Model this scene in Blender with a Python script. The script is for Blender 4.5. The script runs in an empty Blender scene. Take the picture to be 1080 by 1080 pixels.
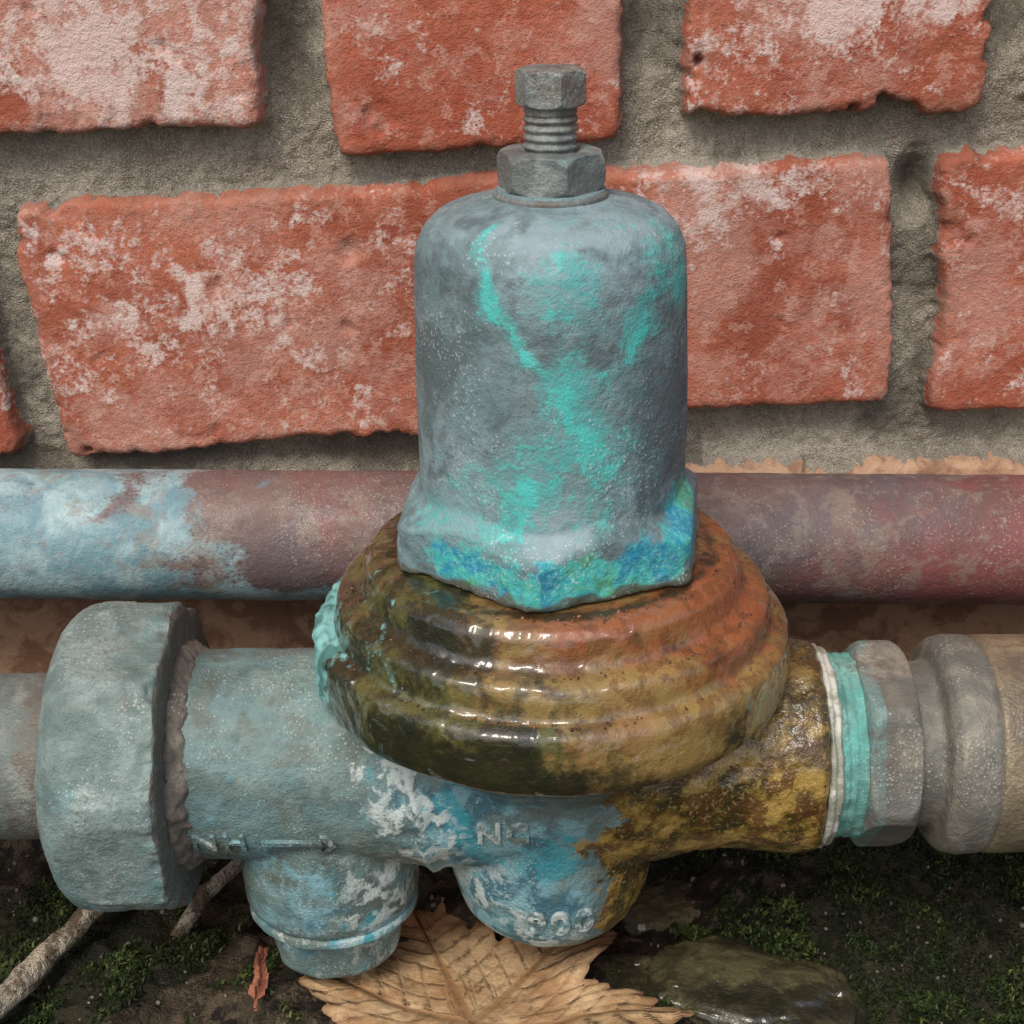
import bpy, bmesh, math, random
import numpy as np
from mathutils import Vector, Matrix
from mathutils.bvhtree import BVHTree
random.seed(3); rng=np.random.default_rng(7)
scene=bpy.context.scene
CM=0.01

# ---------------------------------------------------------------- noise
def _h(ix,iy,iz,seed):
    seed=int(seed)
    n=(ix*374761393+iy*668265263+iz*1274126177+seed*974634777)&0xFFFFFFFF
    n=((n^(n>>13))*1274126177)&0xFFFFFFFF
    n=((n^(n>>16))*2246822519)&0xFFFFFFFF
    n=n^(n>>15)
    return (n&0xFFFFFF)/float(0xFFFFFF)*2-1
def vnoise(p,seed=0):
    i=np.floor(p); f=p-i; i=i.astype(np.int64); u=f*f*f*(f*(f*6-15)+10)
    r=0
    for dx in (0,1):
        wx=u[:,0] if dx else 1-u[:,0]
        for dy in (0,1):
            wy=u[:,1] if dy else 1-u[:,1]
            for dz in (0,1):
                wz=u[:,2] if dz else 1-u[:,2]
                r=r+wx*wy*wz*_h(i[:,0]+dx,i[:,1]+dy,i[:,2]+dz,seed)
    return r
def fbm(p,freq=1.0,octs=4,seed=0,rough=0.5):
    a=1.0;t=0;s=0
    c_,s_=math.cos(.6),math.sin(.6)
    q=p*freq
    for k in range(octs):
        s=s+a*vnoise(q+17.3*k,seed+k); t+=a; a*=rough
        q=np.stack([q[:,0]*c_-q[:,2]*s_,q[:,1],q[:,0]*s_+q[:,2]*c_],1)*2.03
        q=np.stack([q[:,0],q[:,1]*c_-q[:,2]*s_,q[:,1]*s_+q[:,2]*c_],1)
    return s/t
def sstep(a,b,x):
    t=np.clip((x-a)/(b-a),0,1); return t*t*(3-2*t)
def polyd(x,z,pts):
    d=np.full(x.shape,1e9)
    for (ax,az),(bx,bz) in zip(pts[:-1],pts[1:]):
        vx,vz=bx-ax,bz-az; L=vx*vx+vz*vz+1e-9
        t=np.clip(((x-ax)*vx+(z-az)*vz)/L,0,1)
        d=np.minimum(d,np.hypot(x-ax-t*vx,z-az-t*vz))
    return d
def blob(x,z,cx,cz,rx,rz):
    return np.clip(1-np.hypot((x-cx)/rx,(z-cz)/rz),-1,1)

def c(r,g,b):
    def f(v):
        v/=255.0
        return v/12.92 if v<=0.04045 else ((v+0.055)/1.055)**2.4
    return (f(r),f(g),f(b),1)

# ---------------------------------------------------------------- materials
# low / middle frequency noise is evaluated once per vertex and stored as attributes; the shader adds the fine grain
REG_M={}
class Mat:
    def __init__(s,name):
        s.m=bpy.data.materials.new(name); s.m.use_nodes=True; s.t=s.m.node_tree; s.t.nodes.clear(); s.req={}; s.sh={}; REG_M[s.m.name]=s
        s.out=s.t.nodes.new('ShaderNodeOutputMaterial'); s.b=s.t.nodes.new('ShaderNodeBsdfPrincipled')
        s.t.links.new(s.b.outputs[0],s.out.inputs[0])
        tc=s.t.nodes.new('ShaderNodeTexCoord'); mp=s.t.nodes.new('ShaderNodeMapping'); mp.inputs['Scale'].default_value=(100,100,100)
        s.t.links.new(tc.outputs['Object'],mp.inputs['Vector']); s.v=mp.outputs[0]
    def link(s,v,inp):
        if isinstance(v,bpy.types.NodeSocket): s.t.links.new(v,inp)
        else: inp.default_value=v
    def shared(s,key):
        if key not in s.sh:
            sc,det={'A':(7,2),'B':(11.3,2),'F':(24,1)}[key]
            n=s.t.nodes.new('ShaderNodeTexNoise'); n.inputs['Scale'].default_value=sc; n.inputs['Detail'].default_value=det; n.inputs['Roughness'].default_value=.65
            s.t.links.new(s.v,n.inputs['Vector']); s.sh[key]=n.outputs['Fac']
        return s.sh[key]
    def noise(s,sc,det=4,ro=0.68,dist=0.0,off=0,st=None,g=.5):
        if sc>=18: return s.shared('F')
        if sc>6.5: return s.shared('A' if int(off)%2==0 else 'B')
        nm='n%d'%len(s.req)
        s.req[nm]=(sc,ro,dist,off,st)
        key=('g','A' if int(off)%2 else 'B',round(g,3))
        if key not in s.sh: s.sh[key]=s.mul(s.math('SUBTRACT',s.shared(key[1]),.5),g)
        return s.add(s.at(nm),s.sh[key])
    def vor(s,sc):
        n=s.t.nodes.new('ShaderNodeTexVoronoi'); n.inputs['Scale'].default_value=sc
        s.t.links.new(s.v,n.inputs['Vector']); return n.outputs['Distance']
    def math(s,op,a,b=0.0):
        n=s.t.nodes.new('ShaderNodeMath'); n.operation=op
        s.link(a,n.inputs[0]); s.link(b,n.inputs[1]); return n.outputs[0]
    def add(s,a,b): return s.math('ADD',a,b)
    def mul(s,a,b): return s.math('MULTIPLY',a,b)
    def inv(s,a): return s.math('SUBTRACT',1.0,a)
    def ss(s,x,lo,hi,a=0.0,b=1.0):
        n=s.t.nodes.new('ShaderNodeMapRange'); n.interpolation_type='SMOOTHSTEP'
        s.link(x,n.inputs[0]); n.inputs[1].default_value=lo; n.inputs[2].default_value=hi; n.inputs[3].default_value=a; n.inputs[4].default_value=b
        return n.outputs[0]
    def sw(s,x,lo,hi):   # softer transition
        return s.ss(x,lo-.06,hi+.06)
    def mix(s,f,a,b,bt='MIX'):
        n=s.t.nodes.new('ShaderNodeMix'); n.data_type='RGBA'; n.blend_type=bt
        s.link(f,n.inputs[0]); s.link(a,n.inputs[6]); s.link(b,n.inputs[7]); return n.outputs[2]
    def at(s,name):
        n=s.t.nodes.new('ShaderNodeAttribute'); n.attribute_name=name; return n.outputs['Fac']
    def field(s,name,amp=0.6,sc=1.5,lo=-0.05,hi=0.15,off=0.0,g=.5):
        n=s.noise(sc,6,0.66,0.6,off=off,g=g)
        v=s.add(s.at(name),s.mul(s.math('SUBTRACT',n,0.5),amp*2.6))
        return s.ss(v,lo-.06,hi+.06)
    def bump(s,h,dist,strength=1.0,normal=None):
        n=s.t.nodes.new('ShaderNodeBump'); n.inputs['Distance'].default_value=dist*CM; n.inputs['Strength'].default_value=strength
        s.t.links.new(h,n.inputs['Height'])
        if normal is not None: s.t.links.new(normal,n.inputs['Normal'])
        return n.outputs[0]
    def grain(s,dist,strength=1.0,extra=None):
        h=s.add(s.shared('A'),s.mul(s.shared('F'),.45))
        if extra is not None: h=s.add(h,extra)
        return s.bump(h,dist,strength)
    def fin(s,col,rough,normal=None,metal=0.0,coat=None,coatr=0.05,coatn=None,spec=0.5,ior=1.45):
        s.link(col,s.b.inputs['Base Color']); s.link(rough,s.b.inputs['Roughness']); s.link(metal,s.b.inputs['Metallic'])
        s.b.inputs['Specular IOR Level'].default_value=spec
        if normal is not None: s.t.links.new(normal,s.b.inputs['Normal'])
        if coat is not None:
            s.link(coat,s.b.inputs['Coat Weight']); s.link(coatr,s.b.inputs['Coat Roughness']); s.b.inputs['Coat IOR'].default_value=ior
            if coatn is not None: s.t.links.new(coatn,s.b.inputs['Coat Normal'])
        return s.m
def bake(me,mat):
    M=REG_M.get(mat.name)
    if not M or not M.req: return
    n=len(me.vertices); co=np.empty(n*3,np.float32); me.vertices.foreach_get('co',co); p=co.reshape(-1,3).astype(np.float64)/CM
    W=np.stack([vnoise(p*1.1+k*31.7,900+k)+.5*vnoise(p*2.7+k*11.7,930+k) for k in range(3)],1)
    for nm,(sc,ro,dist,off,st) in M.req.items():
        q=p if st is None else p*np.array(st)
        q=q+off*3.1
        if dist: q=q+W*dist*.6/max(sc,.6)
        k=max(1,min(5,int(math.floor(math.log2(7.5/sc)))+1))
        v=.5+.66*fbm(q,sc,k,int(off*7)%1000,ro)
        a=me.attributes.new(nm,'FLOAT','POINT'); a.data.foreach_set('value',v.astype(np.float32))

def speckle(s,amount=0.2,sc=13.0):
    v=s.vor(sc); lo=s.noise(0.9,off=77,g=.0); thr=s.mul(s.mul(s.shared('A'),amount*2),s.ss(lo,.35,.65,.3,1.15))
    return s.ss(s.math('SUBTRACT',thr,v),-0.03,0.06)

def mat_bell():
    s=Mat('patina_bonnet')
    g=s.mix(s.sw(s.noise(0.8,dist=.6),0.36,0.64),c(98,116,119),c(128,149,151))
    g=s.mix(s.sw(s.noise(2.8,off=5,dist=.4),0.42,0.66),g,c(114,138,141))
    g=s.mix(s.mul(s.ss(s.noise(14,off=9),0.5,0.68),0.35),g,c(78,94,98))
    g=s.mix(s.mul(s.field('dark',0.5,1.4,-0.05,0.45,2),0.72),g,c(86,99,101))
    g=s.mix(s.mul(s.field('pale',0.6,1.2,-0.05,0.6,7),0.6),g,c(158,180,186))
    t=s.field('turq',0.5,1.4,-.08,0.65,11,g=.8)
    tc=s.mix(s.sw(s.noise(3.2,off=20,g=.6),0.4,0.62),c(92,172,168),c(82,200,190))
    g=s.mix(s.mul(t,0.5),g,c(106,166,167))
    grain=s.ss(s.add(s.add(s.mul(s.shared('B'),.8),s.mul(s.noise(2.6,off=31,g=.0),.45)),s.mul(s.at('turq'),0.24)),0.62,0.80)
    g=s.mix(s.mul(s.mul(t,grain),0.88),g,tc)
    b=s.field('salt',0.5,2.0,-.08,0.34,15,g=.9)
    bn=s.noise(1.2,dist=1.0,off=41,g=.3)
    bc=s.mix(s.sw(bn,0.36,0.46),c(40,142,172),c(70,184,178)); bc=s.mix(s.sw(bn,0.58,0.66),bc,c(84,166,132))
    bc=s.mix(s.mul(s.ss(s.shared('B'),.44,.68),.45),bc,c(128,210,204))
    g=s.mix(s.mul(b,.92),g,bc)
    r=s.field('rust',0.4,2.5,0.0,0.25,52); g=s.mix(s.mul(r,0.8),g,c(92,86,70))
    sp=speckle(s,0.25); g=s.mix(s.mul(sp,0.4),g,c(205,214,210))
    return s.fin(g,s.ss(s.noise(5,off=2),.3,.7,.5,.72),s.grain(0.03,0.85,s.mul(t,.25)),spec=0.38)

def mat_body():
    s=Mat('patina_body')
    g=s.mix(s.sw(s.noise(0.8,dist=.4),0.36,0.64),c(94,113,110),c(126,147,142))
    g=s.mix(s.mul(s.ss(s.noise(12,off=9),0.48,0.66),0.4),g,c(76,94,92))
    g=s.mix(s.mul(s.sw(s.noise(1.8,dist=.6,off=14),0.5,0.7),0.45),g,c(110,148,150))
    g=s.mix(s.mul(s.sw(s.noise(1.3,dist=1,off=15),0.52,0.72),0.45),g,c(96,94,82))
    bl=s.field('blue',0.5,1.3,0.0,0.5,11,g=.7)
    bc=s.mix(s.sw(s.noise(2.2,dist=.6,off=23,g=.7),0.38,0.62),c(62,112,128),c(126,176,186))
    g=s.mix(s.mul(bl,0.82),g,bc)
    tq=s.field('turq',0.4,2.2,0.0,0.3,31,g=.8); g=s.mix(s.mul(tq,.75),g,c(58,156,170))
    w=s.field('crust',0.5,1.2,0.0,0.6,44,g=.7)
    w2=s.mul(w,s.sw(s.noise(3.4,dist=1.5,off=67,g=1.0),0.46,0.62)); g=s.mix(s.mul(w2,.88),g,c(196,208,204))
    br=s.field('brown',0.45,1.5,0.0,0.14,71,g=.8)
    bn=s.noise(1.6,dist=.5,off=83,g=.6)
    bb=s.mix(s.sw(bn,0.36,0.5),c(64,54,22),c(136,108,46)); bb=s.mix(s.sw(bn,0.52,0.66),bb,c(170,140,74))
    bb=s.mix(s.mul(s.sw(s.noise(4.0,off=91,g=.9),0.58,0.66),.8),bb,c(90,58,28))
    bb=s.mix(s.ss(s.vor(3.8),0.15,0.08),bb,c(92,40,26))
    bb=s.mix(s.mul(s.ss(s.shared('B'),0.54,0.66),.5),bb,c(186,166,104))
    g=s.mix(br,g,bb)
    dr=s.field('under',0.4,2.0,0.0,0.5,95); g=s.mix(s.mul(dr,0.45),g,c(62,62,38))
    sp=s.mul(speckle(s,0.25),s.inv(br)); g=s.mix(s.mul(sp,0.4),g,c(200,205,196))
    rough=s.mix(br,(0.6,)*3+(1,),(0.4,)*3+(1,))
    return s.fin(g,rough,s.grain(0.045,.9),spec=0.4,coat=s.mul(br,0.85),coatr=0.1,coatn=s.bump(s.shared('A'),0.05,0.9))

def mat_flange():
    s=Mat('wet_rusty_flange')
    n1=s.noise(0.7,dist=.8,g=.6)
    g=s.mix(s.sw(n1,0.34,0.5),c(90,72,38),c(124,94,54)); g=s.mix(s.sw(n1,0.5,0.68),g,c(146,112,70))
    g=s.mix(s.mul(s.sw(s.noise(2.0,dist=.8,off=7,g=.7),0.48,0.62),0.6),g,c(136,118,66))
    g=s.mix(s.mul(s.field('orange',0.45,1.1,0.0,0.6,17,g=.7),0.75),g,c(156,84,48))
    g=s.mix(s.mul(s.field('ochre',0.45,1.1,0.0,0.6,19,g=.7),0.72),g,c(154,130,74))
    g=s.mix(s.mul(s.sw(s.noise(3.4,off=12,g=.9,dist=.5),0.54,0.66),0.5),g,c(92,58,32))
    gr=s.field('green',0.45,1.0,0.0,0.5,23,g=.7)
    gc=s.mix(s.sw(s.noise(1.8,off=28,g=.7,dist=.5),0.38,0.68),c(34,39,14),c(84,86,40))
    g=s.mix(s.mul(gr,0.95),g,gc)
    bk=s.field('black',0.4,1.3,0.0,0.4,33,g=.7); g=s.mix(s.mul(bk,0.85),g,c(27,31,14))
    tq=s.field('teal',0.4,1.8,0.0,0.2,39,g=.8); g=s.mix(s.mul(tq,.92),g,s.mix(s.sw(s.noise(3,off=9),.4,.6),c(80,132,128),c(134,196,192)))
    sp=s.ss(s.vor(5.5),0.12,0.06); g=s.mix(s.mul(sp,0.5),g,c(64,36,20))
    film=s.noise(1.1,dist=1.2,off=50,g=.02,ro=.45)
    cn=s.bump(film,0.20,0.8)
    return s.fin(g,0.5,s.grain(0.03,0.9),spec=0.4,coat=s.inv(tq),coatr=0.03,coatn=cn,ior=1.6)

def mat_metal(name,a,b,dark,dust=0.4,turq=None,rough=0.6,metal=0.2):
    s=Mat(name)
    g=s.mix(s.sw(s.noise(0.9,dist=.5),0.36,0.64),a,b)
    g=s.mix(s.mul(s.ss(s.noise(9,off=9),0.5,0.66),0.45),g,dark)
    g=s.mix(s.mul(s.sw(s.noise(2.2,dist=.6,off=4,g=.6),0.5,0.68),0.45),g,dark)
    if turq: g=s.mix(s.mul(s.field('turq',0.5,1.4,0.0,0.6,5,g=.6),0.6),g,turq)
    g=s.mix(s.mul(s.field('dirt',0.5,2.0,0.0,0.4,6),0.8),g,c(110,102,92))
    sp=speckle(s,0.25); g=s.mix(s.mul(sp,dust),g,c(205,205,195))
    return s.fin(g,rough,s.grain(.035,.9),spec=0.4,metal=metal)

def mat_rearpipe():
    s=Mat('weathered_copper_pipe')
    n=s.noise(0.4,dist=.8,g=.6)
    g=s.mix(s.sw(n,0.36,0.62),c(102,84,80),c(126,106,98))
    g=s.mix(s.mul(s.sw(s.noise(0.9,dist=.8,off=4,g=.6),0.44,0.66),0.55),g,c(104,98,102))
    g=s.mix(s.mul(s.field('red',0.5,0.7,0.0,0.9,8),0.6),g,c(150,76,72))
    bl=s.field('blue',0.4,0.8,0.0,0.3,12,g=.7)
    bc=s.mix(s.sw(s.noise(0.8,dist=.8,off=14,g=.5),0.36,0.64),c(112,154,164),c(168,198,200))
    g=s.mix(s.mul(bl,0.92),g,bc)
    g=s.mix(s.mul(s.sw(s.shared('B'),0.54,0.64),0.35),g,c(80,64,62))
    g=s.mix(s.mul(s.sw(s.noise(1.8,off=29,dist=.8,g=1.0),0.6,0.72),0.5),g,c(142,130,116))
    sp=speckle(s,0.22); g=s.mix(s.mul(sp,0.35),g,c(195,188,178))
    return s.fin(g,s.ss(s.noise(2,off=3),.35,.65,.4,.62),s.grain(.03,.8),spec=0.45,metal=0.0)

def mat_wall():
    s=Mat('old_brick_and_mortar')
    bid=s.at('bid')
    b=s.mix(s.sw(s.noise(0.35,dist=.5,g=.3),0.36,0.66),c(158,88,66),c(182,110,86))
    b=s.mix(s.mul(s.sw(s.noise(1.0,off=5,dist=.8,g=.5),0.46,0.7),0.45),b,c(194,128,106))
    b=s.mix(s.mul(s.sw(s.noise(0.7,dist=1,off=26,g=.4),0.53,0.7),0.5),b,c(142,76,58))
    b=s.mix(s.mul(bid,0.35),b,c(172,84,60))
    b=s.mix(s.mul(s.ss(s.noise(9,off=8),0.54,0.68),0.25),b,c(130,74,60))
    b=s.mix(s.mul(s.sw(s.noise(3.0,off=58,g=1.1),0.68,0.76),0.4),b,c(208,164,146))
    w=s.at('white')
    wn=s.noise(0.6,off=33,dist=1.3,ro=.62,g=.7)
    wn2=s.noise(2.6,off=34,ro=.7,g=1.8)
    wv=s.add(s.add(s.mul(wn,1.3),s.mul(w,0.44)),s.mul(s.math('SUBTRACT',wn2,.5),.5))
    wm=s.ss(wv,0.80,1.34)
    b=s.mix(s.mul(wm,0.80),b,c(224,208,200))
    haze=s.ss(s.add(s.noise(0.5,off=71),s.mul(w,.25)),.42,.8); b=s.mix(s.mul(haze,.34),b,c(210,174,160))
    b=s.mix(s.mul(s.field('edge',0.5,1.8,0.0,0.8,45,g=.7),0.4),b,c(138,106,88))
    tcol=s.mix(s.sw(s.noise(1.0,dist=1,off=77),.38,.62),c(146,114,90),c(192,158,128))
    b=s.mix(s.mul(s.at('tan'),0.9),b,tcol)
    m=s.mix(s.sw(s.noise(0.7,off=1),0.36,0.66),c(146,139,124),c(176,169,152))
    m=s.mix(s.mul(s.ss(s.shared('B'),0.5,0.64),0.5),m,c(108,101,90))
    m=s.mix(s.mul(s.ss(s.shared('F'),0.54,0.66),0.6),m,c(212,207,194))
    m=s.mix(s.mul(s.field('mortar_dark',0.6,0.8,0.0,0.8,21),0.65),m,c(84,79,70))  # darker mortar tone where the mask is high
    mask=s.ss(s.add(s.at('brick'),s.mul(s.math('SUBTRACT',s.noise(4,off=81,g=.8),.5),.7)),.42,.55)
    g=s.mix(mask,m,b)
    h=s.add(s.mul(s.shared('A'),s.ss(mask,0,1,.9,.85)),s.mul(s.shared('F'),s.ss(mask,0,1,1.8,.4)))
    return s.fin(g,0.88,s.bump(h,.06,.95),spec=0.2)

def mat_ground():
    s=Mat('damp_soil')
    g=s.mix(s.sw(s.noise(0.8,dist=.5,g=.5),0.36,0.64),c(32,28,23),c(72,62,49))
    g=s.mix(s.mul(s.ss(s.noise(4.5,off=8,g=.9),0.54,0.66),.6),g,c(98,85,67))
    g=s.mix(s.mul(s.field('moss',.5,1.2,0,.4,4),.7),g,c(27,31,16))
    wet=s.field('wet',.3,1.5,0,.3,14); g=s.mix(s.mul(wet,.7),g,c(22,20,17))
    return s.fin(g,0.85,s.grain(.12,1),spec=.25,coat=wet,coatr=.08)
def mat_moss():
    s=Mat('moss_fronds')
    a=s.at('rnd')
    g=s.mix(s.ss(a,0.0,0.65),c(19,25,11),c(43,56,24)); g=s.mix(s.ss(a,0.75,1.1),g,c(98,108,54))
    return s.fin(g,0.6,None,spec=.25)
def mat_leaf():
    s=Mat('dry_leaf')
    g=s.mix(s.sw(s.noise(0.5,dist=.5),.36,.64),c(176,138,98),c(212,180,138))
    g=s.mix(s.mul(s.sw(s.noise(1.6,off=4,g=.8,dist=.6),.5,.68),.5),g,c(156,114,76))
    g=s.mix(s.mul(s.ss(s.at('vein'),.2,.9),.6),g,c(140,98,62))
    g=s.mix(s.mul(s.ss(s.at('rim'),.4,1.0),.65),g,c(128,90,58))
    return s.fin(g,.6,s.bump(s.add(s.mul(s.at('vein'),1.4),s.mul(s.shared('A'),.5)),.08,.9),spec=.3)
def mat_bark():
    s=Mat('weathered_twig')
    g=s.mix(s.sw(s.noise(2.5,dist=.5,st=(1,.35,1),g=.8),.36,.64),c(100,88,72),c(176,166,146))
    g=s.mix(s.mul(s.ss(s.noise(9,off=2),.52,.66),.6),g,c(66,56,46))
    return s.fin(g,.85,s.grain(.1,1),spec=.2)
def mat_rock():
    s=Mat('wet_stone')
    g=s.mix(s.sw(s.noise(0.7,dist=.5,g=.6),.36,.64),c(40,40,26),c(96,92,62))
    g=s.mix(s.mul(s.sw(s.noise(3.0,off=5,g=.8),.5,.64),.6),g,c(54,50,34))
    return s.fin(g,.5,s.grain(.04,.9),coat=1.0,coatr=.03,coatn=s.bump(s.noise(1.5,off=6,g=.05,ro=.5),.3,1.0),ior=1.6)
def simple(name,a,b,rough,coat=None,sc=3,grain=.04):
    s=Mat(name); g=s.mix(s.sw(s.noise(sc,g=.6),.42,.62),a,b)
    return s.fin(g,rough,s.grain(grain,.8),coat=coat)

MB=mat_bell(); MBO=mat_body(); MF=mat_flange(); MR=mat_rearpipe(); MW=mat_wall(); MG=mat_ground(); MM=mat_moss(); ML=mat_leaf(); MK=mat_bark(); MRK=mat_rock()
MNUT=mat_metal('patina_union_nut',c(108,126,122),c(142,158,154),c(90,108,104),.42,c(114,160,162))
MPIPE=mat_metal('dusty_bronze_pipe',c(112,122,116),c(146,150,140),c(92,102,98),.3,c(116,156,156))
MBOLT=mat_metal('grey_zinc_bolt',c(112,118,116),c(144,150,144),c(90,96,96),.3,c(126,174,168))
MBRZ=mat_metal('dusty_bronze_fitting',c(116,116,108),c(148,142,128),c(96,98,92),.38,c(118,162,160))
MBR2=mat_metal('tan_bronze_fitting',c(136,124,102),c(166,152,122),c(106,98,84),.25,c(118,162,160),metal=.35,rough=.5)
MTEAL=mat_metal('verdigris_thread',c(90,146,138),c(128,178,168),c(76,116,110),.25,c(100,190,180),metal=0)
MDIRT=mat_metal('dirt_crust',c(112,106,98),c(146,138,126),c(88,82,74),.4,metal=0,rough=.9)
MPTFE=simple('ptfe_tape',c(206,206,194),c(150,152,136),.5)
MGRIT=simple('grit',c(74,44,24),c(140,100,62),.5,coat=.7)
MCED=simple('cedar_sprig',c(130,76,56),c(176,112,86),.7)

def finish(me,disp=None,attrs=None,smooth=True):
    n=len(me.vertices)
    co=np.empty(n*3,np.float32); me.vertices.foreach_get('co',co); co=co.reshape(-1,3).astype(np.float64)/CM
    if disp:
        nr=np.empty(n*3,np.float32); me.vertex_normals.foreach_get('vector',nr); nr=nr.reshape(-1,3)
        co2=co+nr*disp(co)[:,None]
        me.vertices.foreach_set('co',(co2*CM).astype(np.float32).ravel()); me.update()
    if attrs:
        for k,fn in attrs.items():
            a=me.attributes.new(k,'FLOAT','POINT')
            v=fn(co) if callable(fn) else fn
            a.data.foreach_set('value',np.asarray(v,dtype=np.float32).ravel())
    if smooth: me.polygons.foreach_set('use_smooth',np.ones(len(me.polygons),dtype=bool))
def mk(name,V,F,mat=None,parent=None,disp=None,attrs=None,smooth=True):
    me=bpy.data.meshes.new(name); V=np.asarray(V,dtype=np.float64)
    if isinstance(F,np.ndarray):
        n=len(F);k=F.shape[1]
        me.vertices.add(len(V)); me.vertices.foreach_set('co',(V*CM).astype(np.float32).ravel())
        me.loops.add(n*k); me.loops.foreach_set('vertex_index',F.astype(np.int32).ravel())
        me.polygons.add(n); me.polygons.foreach_set('loop_start',np.arange(0,n*k,k,dtype=np.int32))
        me.update(calc_edges=True); me.validate()
    else:
        me.from_pydata((V*CM).tolist(),[],F); me.update()
    finish(me,disp,attrs,smooth)
    ob=bpy.data.objects.new(name,me); scene.collection.objects.link(ob)
    if mat: me.materials.append(mat); bake(me,mat)
    if parent: ob.parent=parent
    return ob
def empty(name):
    e=bpy.data.objects.new(name,None); e.empty_display_size=0.02; scene.collection.objects.link(e); return e
def resample(prof,step):
    out=[prof[0]]
    for a,b in zip(prof[:-1],prof[1:]):
        L=math.hypot(a[0]-b[0],a[1]-b[1]); k=max(1,int(math.ceil(L/step)))
        if L>40: k=max(1,int(L/1.5))
        for i in range(1,k+1):
            t=i/k; out.append((a[0]+(b[0]-a[0])*t,a[1]+(b[1]-a[1])*t))
    return np.array(out)
def poly(theta,R,n,t0):
    s=2*math.pi/n; a=np.mod(theta-t0,s)-s/2
    return R*math.cos(math.pi/n)/np.cos(a)
def revolve(prof,axis='z',center=(0,0,0),nseg=128,step=0.08,rfun=None,sm=2):
    P=resample(prof,step)
    for _ in range(sm): P[1:-1]=0.25*P[:-2]+0.5*P[1:-1]+0.25*P[2:]
    m=len(P); th=np.arange(nseg)/nseg*2*math.pi
    T,I=np.meshgrid(th,np.arange(m)); r=P[I,0]; h=P[I,1]
    if rfun is not None: r=rfun(T,r,h)
    a=r*np.cos(T); b=r*np.sin(T)
    V=np.stack([a,b,h],-1) if axis=='z' else np.stack([h,a,b],-1)
    V=V.reshape(-1,3)+np.array(center)
    i=np.arange(m-1)[:,None]*nseg; j=np.arange(nseg)[None,:]; j2=(j+1)%nseg
    F=np.stack([i+j,i+j2,i+nseg+j2,i+nseg+j],-1).reshape(-1,4)
    return V,F
def rev(name,prof,mat,parent,axis='z',center=(0,0,0),nseg=128,step=0.08,rfun=None,disp=None,attrs=None,sm=2):
    V,F=revolve(prof,axis,center,nseg,step,rfun,sm)
    v0=V[F].mean(1); nn=np.cross(V[F[:,1]]-V[F[:,0]],V[F[:,2]]-V[F[:,0]])
    rad=(v0-np.array(center,float))*(np.array([1,1,0]) if axis=='z' else np.array([0,1,1]))
    if (nn*rad).sum()<0: F=F[:,::-1].copy()
    return mk(name,V,F,mat,parent,disp,attrs)
def fixn(ob):
    bm=bmesh.new(); bm.from_mesh(ob.data); bmesh.ops.recalc_face_normals(bm,faces=bm.faces); bm.to_mesh(ob.data); bm.free()
K=lambda v:(lambda co:np.full(len(co),float(v)))
zero=K(-2)

# ================================================================ REGULATOR
REG=empty('water_pressure_regulator')
def scoord(co): return np.arctan2(co[:,0],-co[:,1])*2.45
def S(x,R=2.45): return R*math.asin(max(-1,min(1,x/R)))
hexT0=math.radians(-98)
def bell_r(T,r,h):
    hx=np.minimum(poly(T,3.05,6,hexT0),2.99)
    w=sstep(6.0,5.55,h+.12*np.cos(6*(T-hexT0)))
    return r+(hx-2.45)*w*(r>2.2)
bellprof=[(0,4.62),(2.0,4.62),(2.45,4.62),(2.5,4.70),(2.47,5.5),(2.46,6.0),(2.45,7.5),(2.41,9.0),(2.38,10.0),(2.34,10.35),(2.2,10.66),(1.98,10.88),(1.66,11.02),(1.25,11.12),(0.98,11.17),(0.95,11.32),(0.0,11.34)]
def bell_d(co):
    d=fbm(co,0.4,2,5)*0.035+fbm(co,2.6,3,9,.5)*0.016
    low=sstep(5.6,4.7,co[:,2])
    return d+low*(fbm(co,2.2,4,31,.6)*0.08)
def f_turq(co):
    s_=scoord(co); z=co[:,2]; w=fbm(co,1.0,3,77)*0.35; z=z+fbm(co,1.2,3,78)*.3
    a=.8-polyd(s_+w,z,[(S(-1.40),10.9),(S(-1.15),9.8),(S(-.55),8.95),(.14,8.6)])/0.27
    b=.85-polyd(s_+w,z,[(S(2.3),10.2),(S(1.5),9.9),(S(1.25),9.0),(.5,8.6)])/0.40
    e=1.0-polyd(s_+w,z,[(.3,8.5),(.45,7.6)])/.9
    e2=.85-polyd(s_+w,z,[(.4,7.6),(-.2,6.8),(-.9,6.3)])/.95
    f=blob(s_,z,.3,9.9,.75,.9)*0.65; g=blob(s_,z,2.3,10.0,1.2,1.0)*0.8; h=blob(s_,z,-1.4,5.9,1.6,1.0)*0.4
    v=blob(s_,z,.9,6.6,.9,1.3)*.55
    return np.maximum.reduce([a,b,e,e2,f,g,h,v])
def f_salt(co):
    s_=scoord(co); z=co[:,2]
    a=1-polyd(s_,z,[(-1.9,5.15),(-1.2,5.25),(-.5,5.0),(.6,5.1),(1.5,5.15),(2.6,5.5)])/0.46
    return np.maximum(a,blob(s_,z,2.7,5.6,.6,.6))-.05
def f_dark(co):
    s_=scoord(co); z=co[:,2]
    return np.maximum.reduce([blob(s_,z,.1,9.2,1.1,.8),blob(s_,z,-2.4,8.2,1.6,2.2)*.6,blob(s_,z,2.6,7.6,1.6,1.8)*.7])
def f_pale(co):
    s_=scoord(co); z=co[:,2]; ring=1-np.abs(z-10.85)/0.25
    return np.maximum.reduce([blob(s_,z,-2.0,6.2,1.8,1.3),blob(s_,z,.4,10.2,1.6,.9)*.7,ring*.5,blob(s_,z,-.2,6.2,2.2,.8)*.8])
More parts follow.
